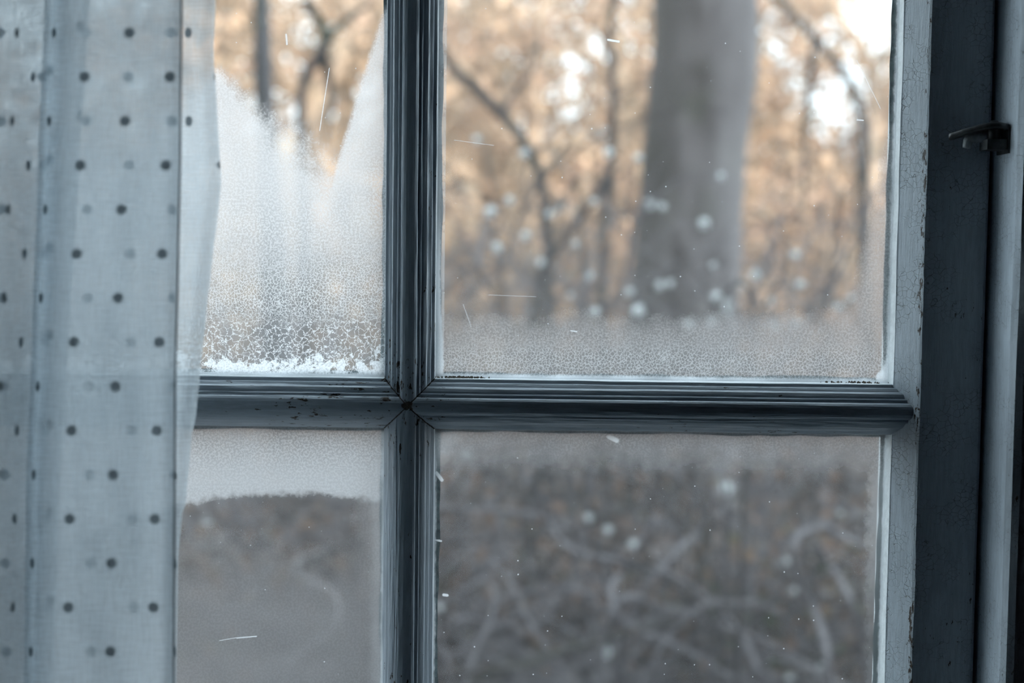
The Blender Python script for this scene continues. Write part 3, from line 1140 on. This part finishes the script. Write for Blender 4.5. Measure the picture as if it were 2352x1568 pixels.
# ------------------------------------------------------------------ climbing vines with white seed heads
def seed_mesh():
    mb = MB()
    import bmesh
    bm = bmesh.new()
    bmesh.ops.create_icosphere(bm, subdivisions=1, radius=0.0112)
    base = len(mb.v)
    bm.verts.ensure_lookup_table()
    mb.v += [tuple(v.co) for v in bm.verts]
    mb.f += [tuple(base + v.index for v in f.verts) for f in bm.faces]
    bm.free()
    rs = random.Random(3)
    for k in range(130):
        d = Vector((rs.gauss(0, 1), rs.gauss(0, 1), rs.gauss(0, 1))).normalized()
        s = d.cross(Vector((rs.gauss(0, 1), rs.gauss(0, 1), rs.gauss(0, 1)))).normalized()
        L = rs.uniform(.009, .0145)
        n = len(mb.v)
        mb.v += [tuple(d * .005 - s * .0013), tuple(d * .005 + s * .0013), tuple(d * L + s * .0018), tuple(d * L * 1.05)]
        mb.f.append((n, n + 1, n + 2, n + 3))
    me = bpy.data.meshes.new('seed_head')
    me.from_pydata(mb.v, [], mb.f)
    me.materials.append(M_FLUFF)
    return me


SEED = seed_mesh()
# (photo x, photo y, relative size)
HEADS = [(1205, 352, 1), (1398, 350, 1), (1466, 362, .8), (1655, 405, .8), (1170, 460, .8), (1127, 487, 1.15), (1285, 478, 1.1), (1264, 492, 1), (1493, 470, 1.1), (1522, 474, .7),
         (1617, 513, 1.05), (1208, 541, 1), (1143, 568, 1.15), (1365, 462, .7), (1322, 560, .7), (1242, 603, .9), (1352, 634, 1.05), (1827, 585, .95), (1735, 630, 1.1), (1705, 652, .95),
         (1838, 654, 1.1), (1515, 656, 1), (1541, 650, .8), (1445, 671, .9), (1646, 683, 1.2), (1674, 698, 1), (1467, 715, 1.3), (1365, 717, .9), (1310, 680, .7), (1770, 690, 1),
         (1640, 610, .7), (1583, 748, 1), (1635, 742, .8), (1670, 720, 1), (1925, 704, .9), (1955, 688, .9), (1780, 750, 1), (1830, 742, .8), (1525, 822, .9), (1095, 320, .8),
         (1667, 1122, 1.5), (1351, 1190, 1), (1397, 1217, .85), (1454, 1250, .9), (1803, 1291, 1), (1823, 1354, .75), (1930, 1178, .6), (1392, 1498, 1.2), (1890, 1537, 1.2), (1815, 1557, .9),
         (1010, 1395, .8), (1072, 1045, .9), (475, 1198, 1.2)]

VINES = [  # name label, base photo x, distance, canes, height, head x range
    ('tangled climbing vine with white seed heads beside the upright glazing bar', 1120, 3.1, 14, 1.7, (985, 1190)),
    ('tangled climbing vine with white seed heads behind the bent sapling', 1290, 3.5, 14, 1.7, (1190, 1330)),
    ('grey vine with scattered white seed heads just left of the broad trunk', 1420, 3.2, 15, 1.65, (1330, 1480)),
    ('grey vine with white seed heads crossing in front of the broad trunk', 1590, 3.4, 15, 1.6, (1480, 1640)),
    ('grey vine with clustered white seed heads by the broad trunk\'s right side', 1720, 3.2, 15, 1.6, (1640, 1760)),
    ('vine with white seed heads nearest the right window stile', 1880, 3.5, 15, 1.6, (1760, 2060)),
    ('low tangled vine with one white seed head behind the lower left pane', 520, 3.6, 14, 1.15, (300, 700)),
]
vine_roots = []


def cane(mb, p0, h, x_spread, r, droop=.5, n=26, twigs=3):
    a = random.uniform(0, 6.283)
    d = Vector((math.cos(a), math.sin(a) * .6, 0))
    lean = random.uniform(.1, x_spread)
    c = [Vector(p0), Vector(p0) + d * lean * .25 + Vector((0, 0, h * .5)), Vector(p0) + d * lean * .7 + Vector((random.gauss(0, .08), random.gauss(0, .08), h * .95)),
         Vector(p0) + d * lean * 1.15 + Vector((random.gauss(0, .12), random.gauss(0, .1), h * (1 - droop * random.uniform(0, .5)))),
         Vector(p0) + d * lean * 1.5 + Vector((random.gauss(0, .15), random.gauss(0, .1), h * (1 - droop * random.uniform(.3, 1.3))))]
    pts = curve_pts(c, n)
    mb.tube(pts, [r * (1 - .55 * i / n) for i in range(n + 1)], 6, cap=False)
    for k in range(twigs):
        i = random.randint(4, n)
        e = Vector((random.gauss(0, .8), random.gauss(0, .5), random.gauss(0.1, .6))).normalized() * random.uniform(.12, .4)
        mb.tube(curve_pts([pts[i], pts[i] + e * .5 + Vector((0, 0, .04)), pts[i] + e], 8), [r * .5 * (1 - .6 * j / 8) for j in range(9)], 5, cap=False)
    return pts


def sprawl(mb, p0, length, r):
    """a rambling stem that rises, arches over and trails"""
    p = Vector(p0)
    d = Vector((random.gauss(0, .7), random.gauss(0, .5), random.uniform(.3, 1.2))).normalized()
    bend = Vector((random.gauss(0, .10), random.gauss(0, .07), random.gauss(-.06, .06)))
    pts = [p.copy()]
    for i in range(int(length / .06)):
        if random.random() < .08: bend = Vector((random.gauss(0, .14), random.gauss(0, .08), random.gauss(-.03, .10)))
        d = (d + bend + Vector((random.gauss(0, .07), random.gauss(0, .07), random.gauss(0, .07)))).normalized()
        p = p + d * .06
        g = ground_z(p.x, p.y) + .04
        if p.z < g:
            p.z = g
            d.z = abs(d.z) * .6
        pts.append(p.copy())
    n = len(pts) * 2
    mb.tube(curve_pts(pts, n), [r * (1 - .5 * i / n) for i in range(n + 1)], 6, cap=False)
    return pts


for label, bx, Y, n, h, (xa, xb) in VINES:
    b = at(bx, 1500, Y)
    b.z = ground_z(b.x, Y)
    root = empty('climbing_vine', b, label, 'vine', 'climbing vines with white seed heads')
    vine_roots.append(root)
    mb, md = MB(), MB()
    allp = []
    for k in range(n // 2):
        p0 = b + Vector((random.gauss(0, .3), random.gauss(0, .2), -.03))
        allp += cane(mb if random.random() < .55 else md, p0, h * random.uniform(.6, 1.05), 1.0, random.uniform(.003, .0065), n=30, twigs=4)[8:]
    for k in range(9):
        allp += sprawl(mb if random.random() < .6 else md, b + Vector((random.gauss(0, .3), random.gauss(0, .25), -.03)), random.uniform(1.0, 2.2), random.uniform(.004, .009))[6:]
    heads = [q for q in HEADS if xa <= q[0] < xb and (q[1] > 1100) == (q[1] > 1100) and ((xb > 900) or q[0] < 900)]
    for (px, py, s) in heads:
        yy = Y + random.uniform(-.25, .35)
        p = at(px, py, yy)
        j = min(range(len(allp)), key=lambda q: (allp[q] - p).length + (0.4 if allp[q].z > p.z else 0))
        q = allp[j]
        mid = q.lerp(p, .55) + Vector((0, 0, .05))
        mb.tube(curve_pts([q, mid, p], 10), [.0028] * 11, 5, cap=False)
        hd = bpy.data.objects.new('seed_head', SEED)
        COL.objects.link(hd)
        hd.parent = root
        hd.location = p - b
        hd.scale = (s * 1.2,) * 3
        hd.rotation_euler = (random.random() * 6, random.random() * 6, random.random() * 6)
    mb.build('canes', M_CANE, root)
    if md.v: md.build('old_canes', M_CANED, root)

# low bramble tangle in front of the wood
BR = [
    ('bramble tangle further back behind the lower right pane, beside the upright bar', 1130, 6.4, .9),
    ('bramble tangle further back, between the bent sapling and the broad trunk', 1370, 6.9, .9),
    ('bramble tangle further back, just right of the broad trunk', 1810, 6.6, .9),
    ('bramble tangle further back, close to the right window stile', 2000, 7.2, .9),
    ('bramble tangle furthest back below the arching sapling', 1200, 8.8, .9),
    ('bramble tangle furthest back below the thin sapling', 1440, 9.2, .9),
    ('bramble tangle furthest back on the right of the broad trunk', 1760, 8.9, .9),
    ('bramble tangle further back behind the lower left pane, by the slender trunk', 560, 7.0, .9),
    ('bramble tangle further back behind the lower left pane, next to the upright bar', 830, 7.4, .9),
    ('low grey bramble tangle behind the lower right pane, beside the upright bar', 1090, 3.9, 1.0),
    ('low grey bramble tangle behind the lower right pane, under the bent sapling', 1290, 4.3, 1.0),
    ('low grey bramble tangle at the foot of the broad trunk', 1520, 4.0, 1.0),
    ('low grey bramble tangle to the right of the broad trunk\'s foot', 1740, 4.4, 1.0),
    ('low grey bramble tangle nearest the right window stile', 1960, 4.0, 1.0),
    ('low grey bramble tangle behind the lower left pane, nearest the curtain', 430, 4.2, .75),
    ('low grey bramble tangle behind the lower left pane, right of the slender trunk', 800, 4.6, .8),
    ('low grey bramble tangle hidden mostly behind the curtain', 120, 4.4, .9),
]
for label, bx, Y, h in BR:
    b = at(bx, 1500, Y)
    b.z = ground_z(b.x, Y)
    root = empty('bramble_bush', b, label, 'bramble', 'bramble bushes under the window')
    mb, md = MB(), MB()
    for k in range(26):
        sprawl(mb if random.random() < .55 else md, b + Vector((random.gauss(0, .4), random.gauss(0, .35), -.03)), random.uniform(1.2, 2.8), random.uniform(.004, .0115) * (1 + .12 * (Y - 4)))
    for k in range(5):
        p0 = b + Vector((random.gauss(0, .3), random.gauss(0, .3), -.03))
        cane(mb if random.random() < .5 else md, p0, h * random.uniform(.4, 1.1), .9, random.uniform(.003, .008), .9)
    mb.build('canes', M_CANE, root)
    md.build('old_canes', M_CANED, root)
    lf = MB()
    for k in range(420):
        c = b + Vector((random.gauss(0, .5), random.gauss(0, .4), abs(random.gauss(0, .35)) + .02))
        a = Vector((random.gauss(0, 1), random.gauss(0, 1), random.gauss(0, 1))).normalized()
        e = a.cross(Vector((random.gauss(0, 1), random.gauss(0, 1), random.gauss(0, 1)))).normalized()
        s = random.uniform(.015, .035)
        lf.quad(c, a * s, e * s * .7)
    lf.build('leaves', M_LEAF2, root)

# big looping vine stems seen through the lower right pane
LOOPS = [
    ('pale thick vine curling in a loop behind the lower right pane\'s middle', 2.9, [(1510, 1190), (1440, 1300), (1405, 1350), (1420, 1420), (1470, 1440), (1500, 1400), (1450, 1370), (1400, 1420), (1380, 1520), (1370, 1650)], 20),
    ('pale thick vine bent like a hook behind the lower right pane\'s right side', 2.8, [(1990, 1260), (1900, 1215), (1840, 1225), (1822, 1270), (1835, 1330), (1870, 1400), (1900, 1500), (1910, 1680)], 20),
    ('pale vine sloping from the hooked vine down toward the stile', 3.0, [(1870, 1235), (1900, 1290), (1935, 1340), (1960, 1400), (1985, 1520), (2000, 1680)], 18),
    ('pale vine slanting down right across the lower right pane', 3.1, [(1240, 1130), (1262, 1200), (1310, 1260), (1420, 1290), (1560, 1330), (1680, 1430), (1740, 1540), (1760, 1690)], 18),
    ('pale vine rising steeply under the lower right pane\'s top, near the broad trunk', 3.0, [(1640, 1130), (1600, 1220), (1560, 1260), (1480, 1360), (1430, 1480), (1420, 1690)], 17),
]
for label, Y, line, w in LOOPS:
    pts = [at(px, py, Y + .12 * math.sin(i * 1.7)) for i, (px, py) in enumerate(line)]
    g = pts[-1].copy()
    g.z = ground_z(g.x, g.y) - .03
    pts.append(g)
    r = w / 2 / FPX * (Y + .85)
    mb = MB().tube(curve_pts(pts, 70), [r * (.7 + .3 * i / 70) for i in range(71)], 9)
    o = mb.build('vine_stem', M_CANE, None, True, base=(g.x, g.y, g.z))
    tag(o, label, 'vine', 'thick looping vine stems')
